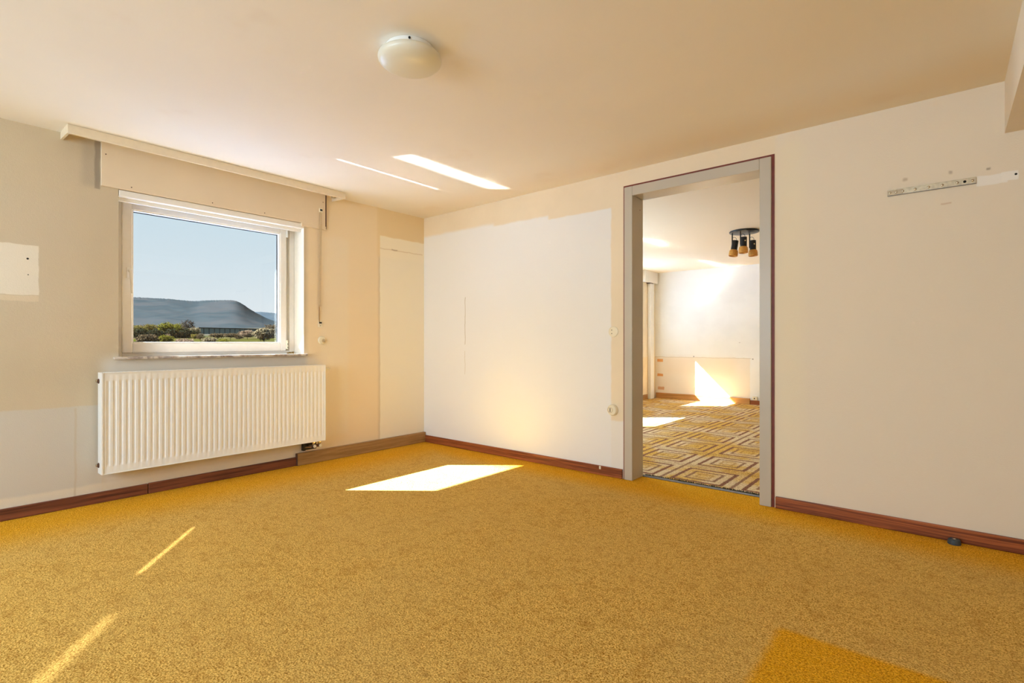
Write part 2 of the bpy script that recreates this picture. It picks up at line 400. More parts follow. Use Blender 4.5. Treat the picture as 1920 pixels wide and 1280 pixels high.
# ---------------------------------------------------------------- windows
def window(name, label, y0, y1, z0, z1, full=False):
    w = thing(name, label, 'window', (-.18, (y0+y1)/2, z0), kind='structure')
    fx, bx = -.160, -.235
    f = .055
    b = B()
    box(b, bx, fx, y0, y0+f, z0, z1); box(b, bx, fx, y1-f+.012, y1, z0, z1)
    box(b, bx, fx, y0+f, y1-f+.012, z0, z0+.04); box(b, bx, fx, y0+f, y1-f+.012, z1-.035, z1)
    box(b, bx, -.2015, y0+.002, y0+.085, z0, z1); box(b, bx, -.2015, y1-.11, y1-.002, z0, z1)
    box(b, bx, -.2015, y0+.085, y1-.11, z0, z0+.075); box(b, bx, -.2015, y0+.085, y1-.11, z1-.07, z1)
    obj('window_frame', b, M['pvc'], w, bevel=.004)
    sy0, sy1, sz0, sz1 = y0+.052, y1-.078, z0+.036, z1-.042     # sash
    gy0, gy1, gz0, gz1 = y0+.111, y1-.132, z0+.105, z1-.098      # glass
    b = B()
    def ring(bm, xa, xb, o, i):
        box(bm, xa, xb, o[0], i[0], o[2], o[3]); box(bm, xa, xb, i[1], o[1], o[2], o[3])
        box(bm, xa, xb, i[0], i[1], o[2], i[2]); box(bm, xa, xb, i[0], i[1], i[3], o[3])
    ring(b, -.200, -.140, (sy0, sy1, sz0, sz1), (gy0-.004, gy1+.004, gz0-.004, gz1+.004))
    s = obj('sash', b, M['pvc'], w, bevel=.005)
    b = B(); ring(b, -.1805, -.146, (gy0-.006, gy1+.006, gz0-.006, gz1+.006), (gy0+.004, gy1-.004, gz0+.004, gz1-.004)); obj('glazing_bead', b, M['pvc'], s, bevel=.003)
    b = B(); ring(b, -.1835, -.1808, (gy0-.002, gy1+.002, gz0-.002, gz1+.002), (gy0+.007, gy1-.010, gz0+.006, gz1-.009)); obj('seal', b, M['frame_groove'], s)
    b = B(); box(b, -.190, -.184, gy0-.002, gy1+.002, gz0-.002, gz1+.002); obj('glass_pane', b, M['glass'], w)
    # outer sill
    b = B()
    t = .045
    vs = [(-.40, z0-.02-.0, 0), (-.235, z0+.006, 0)]
    p = [(-.41, y0, z0-.012), (-.235, y0, z0-.002), (-.235, y1, z0-.002), (-.41, y1, z0-.012)]
    top = [b.verts.new(q) for q in p]; bot = [b.verts.new((q[0], q[1], q[2]-.012)) for q in p]
    b.faces.new(top); b.faces.new(bot[::-1])
    for i in range(4): b.faces.new((top[i], top[(i+1)%4], bot[(i+1)%4], bot[i]))
    obj('outer_sill', b, M['out_sill'], w)
    b = B(); box(b, -.158, .036, y0-.028, y1+.014, z0-.002, z0+.014)
    obj('window_sill', b, M['marble'], w, bevel=.003)
    if full:
        # handle on the left stile, hinges on the right
        b = B(); box(b, -.1405, -.128, sy0+.020, sy0+.050, 1.425, 1.500); hp = obj('handle_plate', b, M['pvc'], s, bevel=.004)
        b = B(); tube(b, [(-.128, sy0+.035, 1.475), (-.100, sy0+.035, 1.475), (-.092, sy0+.036, 1.465), (-.090, sy0+.040, 1.40), (-.092, sy0+.043, 1.325)], [.009, .009, .0095, .0085, .007], 12)
        obj('handle', b, M['pvc'], s, smooth=True)
        for zz, h in ((1.865, .085), (.945, .070)):
            b = B(); tube(b, [(-.134, sy1+.004, zz), (-.134, sy1+.004, zz+h)], .0075, 12); box(b, -.158, -.136, sy1-.004, sy1+.012, zz, zz+h)
            obj('hinge', b, M['pvc'] if zz > 1.5 else M['ivory'], s, smooth=True)
        for zz in (.955, .985):
            b = B(); lathe(b, (-.1255, sy1+.004, zz), (1,0,0), [(.004, 0), (.004, .001)], 10); obj('screw', b, M['dark'], s)
        # shutter guide strip above
        b = B(); box(b, -.045, .003, y0+.003, y1-.002, z1-.052, z1-.012); box(b, -.060, -.045, y0+.003, y1-.002, z1-.075, z1-.012)
        obj('top_strip', b, M['pvc'], w, bevel=.004)
        b = B(); box(b, -.157, -.145, y0+.002, y0+.012, z0+.016, z0+.03); obj('drip_gap', b, M['dark'], w)
        b = B()
        for k in range(9):
            yy = y1-.08+k*.007; tube(b, [(-.12-.01*random.random(), yy, z0+.012), (-.13, yy+.004, z0+.022+.012*random.random())], [.005, .003], 6)
        obj('moss_debris', b, plain('dry_debris', (150,120,60), .9, var=.3, scale=200), w)
    return w
window('window_1', 'white plastic framed window with view of the hills', *w1, full=True)
window('window_2', 'nearer window of the next room', *w3)
window('window_3', 'further window of the next room', *w4)

# reveal lining of the visible window (white side faces)
b = B(); box(b, -.159, .0015, WY1-.0025, WY1+.0, WZ0+.014, WZ1-.012); struct(obj('trim_4', b, M['reveal']), 'white painted reveal on the right side of the window', 'reveal')

# ---------------------------------------------------------------- shutter box cover, curtain rail, strap
t = thing('shutter_box_cover', 'wide cream cover board over the window head under the curtain rail', 'cover board', (.012, -1.85, 1.97))
b = B(); box(b, .0, .016, -2.606, -1.090, 1.975, H-.001); box(b, .0, .0155, -1.30, -1.084, 1.950, 1.98)
obj('cover_board', b, M['board'], t, bevel=.003)
b = B(); box(b, .0005, .0145, -1.0885, -1.0800, 1.96, 2.245); obj('seam', b, M['wood_end'], t)
for y, z in ((-2.583, 2.175), (-2.45, 1.998), (-1.97, 1.997), (-1.60, 1.996), (-1.113, 2.18)):
    b = B(); lathe(b, (.0165, y, z), (1,0,0), [(.0036, 0), (.0036, .001), (.002, .0015)], 12); obj('screw', b, M['wood_end'], t)
t = thing('curtain_rail', 'long cream curtain rail trim on the ceiling above the window', 'curtain rail', (.1, -1.9, H))
b = B(); box(b, .180, .196, -2.797, -1.012, 2.196, H-.0005); obj('front_fascia', b, M['pelmet'], t, bevel=.003)
for y, s in ((-2.797, 1), (-1.012, -1)):
    b = B()
    ya, yb = y, y+s*.012
    pr = [(.002, 2.207), (.180, 2.197), (.180, H-.0005), (.002, H-.0005)]
    va = [b.verts.new((p[0], ya, p[1])) for p in pr]; vb = [b.verts.new((p[0], yb, p[1])) for p in pr]
    b.faces.new(va); b.faces.new(vb[::-1])
    for i in range(4): b.faces.new((va[i], va[(i+1)%4], vb[(i+1)%4], vb[i]))
    obj('end_piece', b, M['pelmet'], t)
for x in (.07, .12):
    b = B(); box(b, x, x+.014, -2.78, -1.03, 2.235, H-.0005); obj('track', b, M['pvc'], t)
b = B(); box(b, .05, .075, -1.06, -1.03, 2.222, 2.242); obj('track_stop', b, M['steel'], t)

t = thing('shutter_strap', 'beige roller shutter strap hanging right of the window', 'strap', (.01, -1.13, 1.3))
b = B(); box(b, .0165, .030, -1.150, -1.122, 2.090, 2.122); obj('strap_guide', b, M['ivory'], t, bevel=.002)
b = B(); box(b, .0225, .0305, -1.147, -1.126, 2.100, 2.114); obj('slot', b, M['dark'], t)
b = B()
for z0, z1, x0, x1 in ((2.10, 1.95, .022, .020), (1.95, 1.30, .020, .012)):
    v = [b.verts.new(p) for p in ((x0,-1.146,z0),(x0,-1.128,z0),(x1,-1.128,z1),(x1,-1.146,z1),(x0+.0015,-1.146,z0),(x0+.0015,-1.128,z0),(x1+.0015,-1.128,z1),(x1+.0015,-1.146,z1))]
    for f in ((0,1,2,3),(7,6,5,4),(0,4,5,1),(1,5,6,2),(2,6,7,3),(3,7,4,0)): b.faces.new([v[i] for i in f])
obj('webbing', b, M['strap'], t)
b = B(); tube(b, [(.006, -1.141, 1.315), (.006, -1.141, 1.170)], .0035, 8); obj('cord', b, M['wood_tan'], t)
b = B(); box(b, 0, .006, -1.150, -1.112, 1.125, 1.185); w_ = obj('winder_plate', b, M['ivory'], t, bevel=.002)
b = B(); box(b, .0055, .010, -1.143, -1.120, 1.158, 1.170); obj('winder_slot', b, M['dark'], w_)
b = B(); lathe(b, (.0055, -1.131, 1.139), (1,0,0), [(.003, 0), (.003, .001)], 10); obj('screw', b, M['dark'], w_)

# ---------------------------------------------------------------- wall fittings
def round_plate(name, label, cat, c, nrm, r, depth=.012):
    t = thing(name, label, cat, c)
    b = B(); lathe(b, c, nrm, [(r, 0), (r, depth*.45), (r*.93, depth*.8), (r*.80, depth), (0, depth)], 40)
    obj('cover_plate', b, M['ivory'], t, smooth=True); return t
t = round_plate('round_socket', 'small round ivory aerial socket right of the window under the shutter strap', 'socket', (0, -1.117, 1.018), (1,0,0), .034)
b = B(); lathe(b, (.0118, -1.105, 1.012), (1,0,0), [(.016, 0), (.016, .002), (.013, .003), (.012, .001), (.0, .001)], 24); s_ = obj('socket_insert', b, M['strap'], t, smooth=True)
b = B(); lathe(b, (.0128, -1.105, 1.012), (1,0,0), [(.006, 0), (.006, .0035), (0, .0035)], 14); obj('contact', b, M['chrome'], s_)
t = round_plate('blank_cover', 'flat round cream blanking cover on the wall beside the doorway', 'cover', (2.148, 0, 1.078), (0,-1,0), .040, .005)
for dx, dz in ((-.012, .012), (-.012, -.014)):
    b = B(); lathe(b, (2.148+dx, -.005, 1.078+dz), (0,-1,0), [(.0035, 0), (.0035, .0012)], 10); obj('screw', b, M['wood_end'], t)
t = round_plate('wall_socket', 'round ivory power socket low on the wall beside the doorway', 'socket', (2.146, 0, .498), (0,-1,0), .042, .026)
b = B(); lathe(b, (2.134, -.0262, .498), (0,-1,0), [(.021, -.004), (.021, .001), (.018, .0015), (.017, -.002), (0, -.002)], 28); s_ = obj('socket_well', b, M['strap'], t, smooth=True)
b = B(); lathe(b, (2.134, -.0245, .498), (0,-1,0), [(.0165, 0), (.0165, .0005), (0, .0005)], 24); obj('well_floor', b, M['wood_end'], s_)
for dz in (-.009, .009):
    b = B(); lathe(b, (2.134, -.025, .498+dz), (0,-1,0), [(.004, 0), (.004, .003), (0, .003)], 10); obj('contact_hole', b, M['dark'], s_)
b = B(); lathe(b, (2.134, -.025, .498), (0,-1,0), [(.005, 0), (.005, .003), (0, .003)], 10); obj('contact', b, M['chrome'], s_)
t = thing('junction_socket', 'small ivory socket low on the end wall of the next room', 'socket', (1.70, YB, .05))
b = B(); box(b, 1.665, 1.735, YB-.02, YB, .075, .135); obj('housing', b, M['ivory'], t, bevel=.004)
b = B(); box(b, 1.685, 1.70, YB-.0215, YB-.02, .095, .115); obj('opening', b, M['dark'], t)

# perforated steel rail
t = thing('perforated_rail', 'perforated metal wall rail screwed high on the right of the doorway', 'rail', (3.974, 0, 1.795))
def rot_y(bm, c, ang): bmesh.ops.rotate(bm, verts=bm.verts, cent=c, matrix=Matrix.Rotation(ang, 3, 'Y'))
b = B(); box(b, 3.796, 4.152, -.005, 0, 1.778, 1.812); rl = obj('rail_bar', b, M['steel'], t, bevel=.003)
b = B(); box(b, 3.797, 4.151, -.0075, -.005, 1.808, 1.812); obj('upper_lip', b, M['steel'], rl)
b = B(); box(b, 3.797, 4.151, -.0075, -.005, 1.778, 1.7815); obj('shadow_lip', b, M['alu'], rl)  # dark finish stands in for the shadow along the rail's lower edge
b = B(); box(b, 3.796, 3.862, -.0065, -.005, 1.782, 1.808); obj('splice_plate', b, M['chrome'], rl)
for xx in (3.808, 3.834, 3.862, 3.914, 3.968, 4.022, 4.080, 4.108, 4.137):
    b = B(); lathe(b, (xx, -.005, 1.796), (0,-1,0), [(.0062, 0), (.0062, .0025), (.0035, .0045), (0, .0045)], 14)
    obj('screw', b, M['chrome'] if xx not in (4.108,) else M['dark'], t, smooth=True)
def hole(label, c, nrm, r=.006):
    b = B(); lathe(b, c, nrm, [(r, 0), (r*.9, .0012), (0, .0008)], 14); return tag(obj('drill_hole', b, M['dark']), label, 'hole')
hole('drill hole in the white plaster strip right of the perforated rail', (4.291, 0, 1.797), (0,-1,0), .005)
hole('dark drill hole in the white square patch at the left edge', (0, -2.940, 1.479), (1,0,0), .0055)
hole('tiny chipped hole low in the white square patch at the left edge', (0, -2.938, 1.387), (1,0,0), .003)

t = thing('floor_stop', 'small blue grey rubber stop on the carpet against the right skirting', 'door stop', (4.068, -.055, 0))
b = B(); lathe(b, (4.068, -.050, 0), (0,0,1), [(.026, 0), (.027, .006), (.024, .022), (.019, .026), (0, .026)], 28); obj('rubber_body', b, M['rubber'], t, smooth=True)
b = B(); lathe(b, (4.068, -.050, .026), (0,0,1), [(.008, 0), (.007, .002), (0, .002)], 14); obj('screw', b, M['chrome'], t)

# ---------------------------------------------------------------- door frame and threshold
t = thing('door_1', 'grey enamelled steel door frame with dark red outline', 'door frame', (2.73, 0, 0), kind='structure')
b = B()
ox0, ox1, oz = 2.242, 3.226, 2.126
box(b, ox0, DX0, -.014, .162, 0, oz); box(b, DX1, ox1, -.014, .162, 0, oz); box(b, DX0, DX1, -.014, .162, DZ, oz)
# rebate on far side
obj('frame', b, M['grey_door'], t, bevel=.004)
b = B()
r = .013
box(b, ox0-r*.8, ox0, -.0025, 0, 0, oz+r); box(b, ox1, ox1+r*1.25, -.0035, 0, .0, oz+r); box(b, ox0, ox1, -.0025, 0, oz, oz+r)
obj('painted_outline', b, M['red_line'], t)
b = B(); lathe(b, (DX0, .11, 1.975), (1,0,0), [(.004, 0), (.004, .001)], 10); obj('screw', b, M['red_line'], t)
t = thing('door_threshold', 'dark metal threshold strip on the floor in the doorway', 'threshold', (2.73, .17, 0))
b = B(); box(b, DX0+.001, DX1-.001, .150, .190, 0, .006); obj('base_strip', b, M['alu'], t, bevel=.002)
b = B(); tube(b, [(DX0+.001, .163, .006), (DX1-.001, .163, .006)], .005, 10); obj('ridge', b, M['alu'], t, smooth=True)
b = B()
for k in range(210):
    xx = DX0+.004+k*(DX1-DX0-.008)/209
    hh = .008+.008*random.random(); yy = .192+.01*random.random()
    tube(b, [(xx, yy, .003), (xx+.002*random.uniform(-1,1), yy-.004, hh)], [.0032, .0018], 5)
tag(obj('carpet_fringe', b, M['pile_edge']), 'dark frayed carpet edge behind the threshold strip', 'carpet edge', kind='stuff')

# ---------------------------------------------------------------- radiator
def radiator(y0, y1, z0, z1, x0, x1):
    t = thing('radiator', 'long white ribbed panel radiator under the window', 'radiator', (.07, (y0+y1)/2, z0))
    pitch = (y1-y0-.03)/44; per = 10; n_ = 44*per
    ys = [y0] + [y0+.015+pitch*i/per for i in range(n_+1)] + [y1]
    def dep(i):
        if i == 0 or i == len(ys)-1: return 0
        ph = ((i-1) % per)/per
        a = abs(ph-.5)*2            # 1 at flute edge, 0 mid
        s = min(1, max(0, (a-.30)/.30)); s = s*s*(3-2*s)
        return -.0058*(1-s)
    zrows = [(z0, 0), (z0+.040, 0), (z0+.048, .55), (z0+.062, 1), (z1-.062, 1), (z1-.052, .6), (z1-.046, 0), (z1, 0)]
    b = B(); grid = []
    for z, k in zrows: grid.append([b.verts.new((x1-.002+dep(i)*k, y, z)) for i, y in enumerate(ys)])
    for r0, r1 in zip(grid[:-1], grid[1:]):
        for i in range(len(ys)-1): b.faces.new((r0[i], r0[i+1], r1[i+1], r1[i]))
    bk = [[b.verts.new((x1-.016, y, z)) for y in (y0, y1)] for z in (z0, z1)]
    b.faces.new((bk[0][0], bk[1][0], bk[1][1], bk[0][1]))
    b.faces.new([*grid[0], bk[0][1], bk[0][0]]); b.faces.new([*grid[-1][::-1], bk[1][0], bk[1][1]])
    b.faces.new([g[0] for g in grid] + [bk[1][0], bk[0][0]]); b.faces.new([g[-1] for g in grid][::-1] + [bk[0][1], bk[1][1]])
    obj('front_panel', b, M['rad'], t, smooth=True)
    b = B(); box(b, x0, x0+.014, y0+.004, y1-.004, z0+.004, z1-.004); obj('rear_panel', b, M['rad'], t)
    for y, s in ((y0, 1), (y1, -1)):
        b = B(); box(b, x0-.002, x1+.002, y-s*.003, y+s*.002, z0-.002, z1+.001)
        box(b, x1-.001, x1+.003, y-s*.003, y+s*.008, z0-.002, z1+.001); obj('side_cover', b, M['rad'], t, bevel=.002)
    # convector fins inside
    b = B()
    for k in range(74):
        y = y0+.02+k*(y1-y0-.04)/73; box(b, x0+.016, x1-.018, y, y+.0012, z0+.03, z1-.03)
    obj('convector_fins', b, M['rad_in'], t)
    b = B(); box(b, x0-.002, x0+.004, y0, y1, z1-.002, z1+.001); box(b, x1-.006, x1+.003, y0, y1, z1-.003, z1+.0015)
    for k in range(75):
        y = y0+.012+k*(y1-y0-.03)/74; box(b, x0+.004, x1-.006, y, y+.007, z1-.004, z1-.001)
    obj('top_grille', b, M['rad'], t)
    b = B(); box(b, x0+.02, x1+.0015, y0, y1, z0-.003, z0+.001); obj('bottom_rim', b, M['rad'], t)
    # plugs
    for z in (z1-.052, z0+.050):
        b = B(); lathe(b, (.055, y0-.003, z), (0,-1,0), [(.015, 0), (.015, .004), (.010, .006), (.010, .010), (0, .010)], 14); pl = obj('plug', b, M['wood_end'], t, smooth=True)
        b = B(); lathe(b, (.055, y0-.0132, z+.002), (0,-1,0), [(.0075, 0), (.0075, .006), (0, .006)], 10); obj('vent_screw', b, M['chrome'], pl, smooth=True)
    for z in (z0+.33, z1-.2):
        b = B(); box(b, 0, x0, y0+.03, y0+.07, z-.03, z+.03); obj('bracket', b, M['rad_in'], t)
        b = B(); box(b, 0, x0, y1-.07, y1-.03, z-.03, z+.03); obj('bracket', b, M['rad_in'], t)
    # thermostat spindle at upper right
    b = B(); lathe(b, (.070, y1+.003, z1-.035), (0,1,0), [(.017, 0), (.017, .008), (.012, .010)], 16); vc = obj('valve_collar', b, M['chrome'], t, smooth=True)
    b = B(); lathe(b, (.070, y1+.013, z1-.035), (0,1,0), [(.013, 0), (.014, .004), (.014, .038), (.011, .042), (.006, .045), (.006, .052), (0, .052)], 20); obj('valve_cap', b, M['ivory'], t, smooth=True)
    # pipe block below
    for y in (y1-.085, y1-.035):
        b = B(); tube(b, [(.075, y, z0+.002), (.075, y, z0-.030)], [.013, .010], 12); tube(b, [(.075, y, z0-.004), (.075, y, z0-.016)], .0165, 6); obj('pipe_tail', b, M['chrome'], t, smooth=True)
        b = B(); tube(b, [(.060, y, z0-.042), (.094, y, z0-.042)], .012, 14); vb = obj('valve_body', b, M['chrome'], t, smooth=True)
        b = B(); lathe(b, (.094, y, z0-.042), (1,0,0), [(.0125, 0), (.0125, .004), (.004, .005), (.004, .003), (0, .003)], 18); obj('valve_end', b, M['ivory'], vb, smooth=True)
        b = B(); tube(b, [(.060, y, z0-.042), (.03, y-.01, z0-.046), (.0, y-.01, z0-.046)], .009, 10); obj('supply_pipe', b, M['chrome'], vb, smooth=True)
    b = B(); box(b, .064, .086, y1-.10, y1-.02, z0-.052, z0-.034); obj('valve_block', b, M['wood_end'], t, bevel=.003)
    b = B(); box(b, .001, .030, y1-.150, y1-.128, z0-.080, z0-.020); box(b, .001, .004, y1-.150, y1-.02, z0-.080, z0-.022); obj('wall_rosette', b, M['black'], t, bevel=.003)
    b = B(); tube(b, [(.02, y1-.135, z0-.055), (.075, y1-.10, z0-.048)], .006, 8); obj('drain_lever', b, M['chrome'], t, smooth=True)
radiator(-2.622, -1.146, .193, .812, .030, .110)

# ---------------------------------------------------------------- ceiling lamp
LC = (2.285, -2.009, H)
t = thing('ceiling_lamp', 'shallow round opal glass ceiling lamp in a white metal ring', 'ceiling lamp', LC)
b = B(); lathe(b, LC, (0,0,-1), [(.085, 0), (.103, .001), (.105, .004), (.105, .021), (.100, .023)], 64); rg = obj('mounting_ring', b, M['rad'], t, smooth=True)
b = B(); lathe(b, LC, (0,0,-1), [(.098, .016), (.104, .022), (.120, .026), (.131, .034), (.1345, .044), (.131, .055), (.118, .067), (.094, .077), (.062, .084), (.030, .088), (0, .089)], 64); obj('glass_shade', b, M['opal'], t, smooth=True)
for a in (200, 320, 80):
    r = math.radians(a); nn = Vector((math.cos(r), math.sin(r), 0))
    b = B(); lathe(b, Vector(LC)+nn*.104+Vector((0,0,-.012)), nn, [(.0048, 0), (.0048, .005), (.003, .006), (0, .006)], 12); obj('screw', b, M['dark'], rg, smooth=True)
scr_dir = (CAM-Vector(LC)); scr_dir.z = 0

# ---------------------------------------------------------------- next room: spotlight cluster, pipe casing
PC = Vector((2.300, 2.700, H))
t = thing('ceiling_spotlight', 'black round ceiling plate with three hanging spots in the next room', 'spotlight', PC)
b = B(); lathe(b, PC, (0,0,-1), [(.150, 0), (.156, .006), (.154, .018), (.120, .026), (0, .030)], 48); obj('ceiling_plate', b, M['black'], t, smooth=True)
rt = Vector((math.cos(YAW), math.sin(YAW), 0)); fw = Vector((-math.sin(YAW), math.cos(YAW), 0))
for dr, df, tilt, drop, ln in ((-.125, .02, -.16, .075, .105), (-.085, -.10, -.03, .058, .105), (.075, .03, .02, .070, .105)):
    p = PC + rt*dr + fw*df
    b = B(); box(b, p.x-.006, p.x+.006, p.y-.004, p.y+.004, H-.055-drop-.06, H-.024); arm = obj('bracket_arm', b, M['black'], t)
    q = p + rt*.035; top = Vector((q.x, q.y, H-.03-drop)); d = (Vector((0,0,-1)) + rt*tilt).normalized()
    b = B(); tube(b, [top, top+d*ln], .034, 20); sh = obj('spot_body', b, M['black'], t, smooth=True)
    b = B(); ring_pts = [top + Vector((0,0,.012)) + rt*(-.012+.026*math.cos(a*.52)) + Vector((0,0,.026*math.sin(a*.52))) for a in range(13)]
    tube(b, ring_pts, .0022, 6); obj('cable_loop', b, M['black'], sh)
    b = B(); lathe(b, top+d*ln, d, [(.030, -.004), (.044, .008), (.048, .030), (.049, .068), (.045, .072), (.043, .060), (0, .045)], 28); obj('amber_cup', b, M['amber'], sh, smooth=True)
    b = B(); lathe(b, top+d*.045, -fw, [(.008, .030), (.008, .038), (0, .038)], 10); obj('knob', b, M['chrome'], sh)
t = thing('pipe_casing', 'tall white boxed pipe casing in the left corner of the next room', 'pipe casing', (.05, 5.17, 0))
b = B(); box(b, .003, .06, 5.10, 5.24, .004, 2.04); obj('casing', b, M['rad'], t, bevel=.005)
b = B(); box(b, .003, .075, 4.86, 5.36, 2.05, H-.001); obj('head_box', b, M['rad'], t, bevel=.004)
b = B(); box(b, .003, .062, 5.05, 5.20, 2.038, 2.046); obj('shadow_strip', b, M['wood_end'], t)

# ---------------------------------------------------------------- outside: land
def uv(u, D, z=0):
    d = fw + rt*((u-960)/FPX); return Vector((CAM.x+d.x*D, CAM.y+d.y*D, z))
TAB = [(0,-2.6),(25,-2.6),(60,.1),(85,.95),(110,1.5),(150,2.6),(200,4.0),(350,7.0),(560,14),(900,27),(1300,34),(3000,34)]
def gz(D):
    for (a, za), (b_, zb) in zip(TAB[:-1], TAB[1:]):
        if a <= D <= b_: return za+(zb-za)*(D-a)/(b_-a)
    return 34
def landmat(name, cols, scale, rough=1.0, far=None):
    n = NT(name); f = n.noise(scale, 5, .65); c = n.mix(n.step(f, .35, .65), cols[0], cols[1])
    if len(cols) > 2: c = n.mix(n.step(n.noise(scale*.23, 3), .45, .6), c, cols[2])
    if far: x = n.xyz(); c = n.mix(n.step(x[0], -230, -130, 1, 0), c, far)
    return n.out(c, rough, 0, 0)
b = B()
Ds = [3, 12, 25, 45, 60, 72, 85, 97, 110, 130, 150, 175, 200, 260, 350, 450, 560, 700, 900, 1300]; us = list(range(-200, 901, 50))
g = [[b.verts.new(uv(u, D, gz(D) + (0 if D < 60 else .12*math.sin(u*.07+D)))) for u in us] for D in Ds]
for r0, r1 in zip(g[:-1], g[1:]):
    for i in range(len(us)-1): b.faces.new((r0[i], r0[i+1], r1[i+1], r1[i]))
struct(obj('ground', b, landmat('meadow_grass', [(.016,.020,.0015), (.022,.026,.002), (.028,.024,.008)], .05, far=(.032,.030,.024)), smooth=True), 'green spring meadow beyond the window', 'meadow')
def hill(name, label, prof, Dr, Db, mat, rough_h):
    b = B(); rows = []
    def top(u):
        for (a, va), (c_, vc) in zip(prof[:-1], prof[1:]):
            if a <= u <= c_: return va+(vc-va)*(u-a)/(c_-a)
        return prof[0][1] if u < prof[0][0] else prof[-1][1]
    us = [prof[0][0]+i*1.2 for i in range(int((prof[-1][0]-prof[0][0])/1.2)+1)]
    for k in range(22):
        t_ = k/17; D = Db+(Dr-Db)*t_; row = []
        for u in us:
            zt = CAM.z+(642.2-sum(top(u+q) for q in (-10,-6,-3,0,3,6,10))/7)*Dr/FPX; zb = gz(Db)-6
            s = min(t_, 2-t_ if t_ > 1 else 1); s = s**1.15
            z = zb+(zt-zb)*s
            if k == 17: z += random.uniform(-.3, 1)*rough_h*.45
            elif 3 < k < 17: z += math.sin(u*.031+k*.35)*math.sin(u*.083+k*.9)*rough_h*.3
            row.append(b.verts.new(uv(u, D, z)))
        rows.append(row)
    for r0, r1 in zip(rows[:-1], rows[1:]):
        for i in range(len(us)-1): b.faces.new((r0[i], r0[i+1], r1[i+1], r1[i]))
    return struct(obj(name, b, mat, smooth=True), label, 'hill')
hm = landmat('hazy_forest_slope', [(.0120,.0165,.0195), (.0175,.0220,.0245), (.0205,.0225,.0245)], .035)  # distance haze put into the blue-grey base colour
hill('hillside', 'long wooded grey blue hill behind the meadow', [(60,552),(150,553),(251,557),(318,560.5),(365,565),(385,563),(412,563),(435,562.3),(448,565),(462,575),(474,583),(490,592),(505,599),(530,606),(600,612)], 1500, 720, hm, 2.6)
hill('hillside', 'lower distant hill right of the main ridge', [(440,600),(470,586),(479,584),(500,585.5),(515,587),(560,592),(640,600)], 2300, 1500, landmat('hazy_far_slope', [(.018,.026,.034), (.026,.034,.041)], .015), 2.0)  # paler, bluer base colour with haze painted in

# warehouse
D0 = 300; p0 = uv(372, D0, 0); p1 = uv(520, D0*1.12, 0); dr = (p1-p0).normalized(); pr = Vector((-dr.y, dr.x, 0)) 
zb = 5.2; zt = CAM.z+(642.2-613.5)*D0/FPX; Lw = (p1-p0).length
t = thing('warehouse', 'long low grey green warehouse with flat roof beyond the meadow', 'building', p0+Vector((0,0,zb)))
n = NT('ribbed_green_cladding'); x = n.xyz()
dd = n.math('ADD', n.math('MULTIPLY', x[0], dr.x), n.math('MULTIPLY', x[1], dr.y))
st_ = n.step(n.math('FRACT', n.math('DIVIDE', dd, 2.9)), .74, .84)
n.out(n.mix(st_, (.110,.165,.160), (.030,.048,.050)), .7, 0, .2); clad = n.m
def obox(bm, o, a, la, c, lc, z0, z1):
    q = [o, o+a*la, o+a*la+c*lc, o+c*lc]; lo = [bm.verts.new((v.x, v.y, z0)) for v in q]; hi = [bm.verts.new((v.x, v.y, z1)) for v in q]
    bm.faces.new(lo[::-1]); bm.faces.new(hi)
    for i in range(4): bm.faces.new((lo[i], lo[(i+1)%4], hi[(i+1)%4], hi[i]))
b = B(); obox(b, p0, dr, Lw, pr, 30, zb-2, zt-.5); obj('wall', b, clad, t)
b = B(); obox(b, p0-dr*.6-pr*.6, dr, Lw+1.2, pr, 31.2, zt-.5, zt); obj('roof', b, landmat('pale_roof_edge', [(.024,.030,.030), (.034,.038,.038)], .1), t)

# trees and shrubs
KIND = {
 'olive': [(.095,.075,.018), (.050,.042,.012)], 'lime': [(.095,.085,.010), (.055,.052,.007)], 'brown': [(.075,.052,.028), (.040,.030,.018)],
 'dark': [(.012,.015,.009), (.020,.018,.008)], 'pink': [(.180,.125,.085), (.100,.070,.045)], 'pale': [(.150,.122,.072), (.085,.066,.038)], 'grey': [(.040,.034,.028), (.024,.020,.018)]}
def foliage(name, cols):
    n = NT(name); c = n.mix(n.step(n.noise(1.5, 4), .35, .65), cols[0], cols[1]); n.out(c, 1, 0, 0)
    tl = n.n('ShaderNodeBsdfTranslucent'); n.t.links.new(c, tl.inputs[0]); mx = n.n('ShaderNodeMixShader'); mx.inputs[0].default_value = .4
    n.t.links.new(n.b.outputs[0], mx.inputs[1]); n.t.links.new(tl.outputs[0], mx.inputs[2])
    n.t.links.new(mx.outputs[0], [q for q in n.t.nodes if q.type == 'OUTPUT_MATERIAL'][0].inputs[0]); return n.m
KM = {k: foliage('foliage_'+k, v) for k, v in KIND.items()}
bark = landmat('tree_bark', [(.006,.005,.004), (.011,.009,.007)], 3)
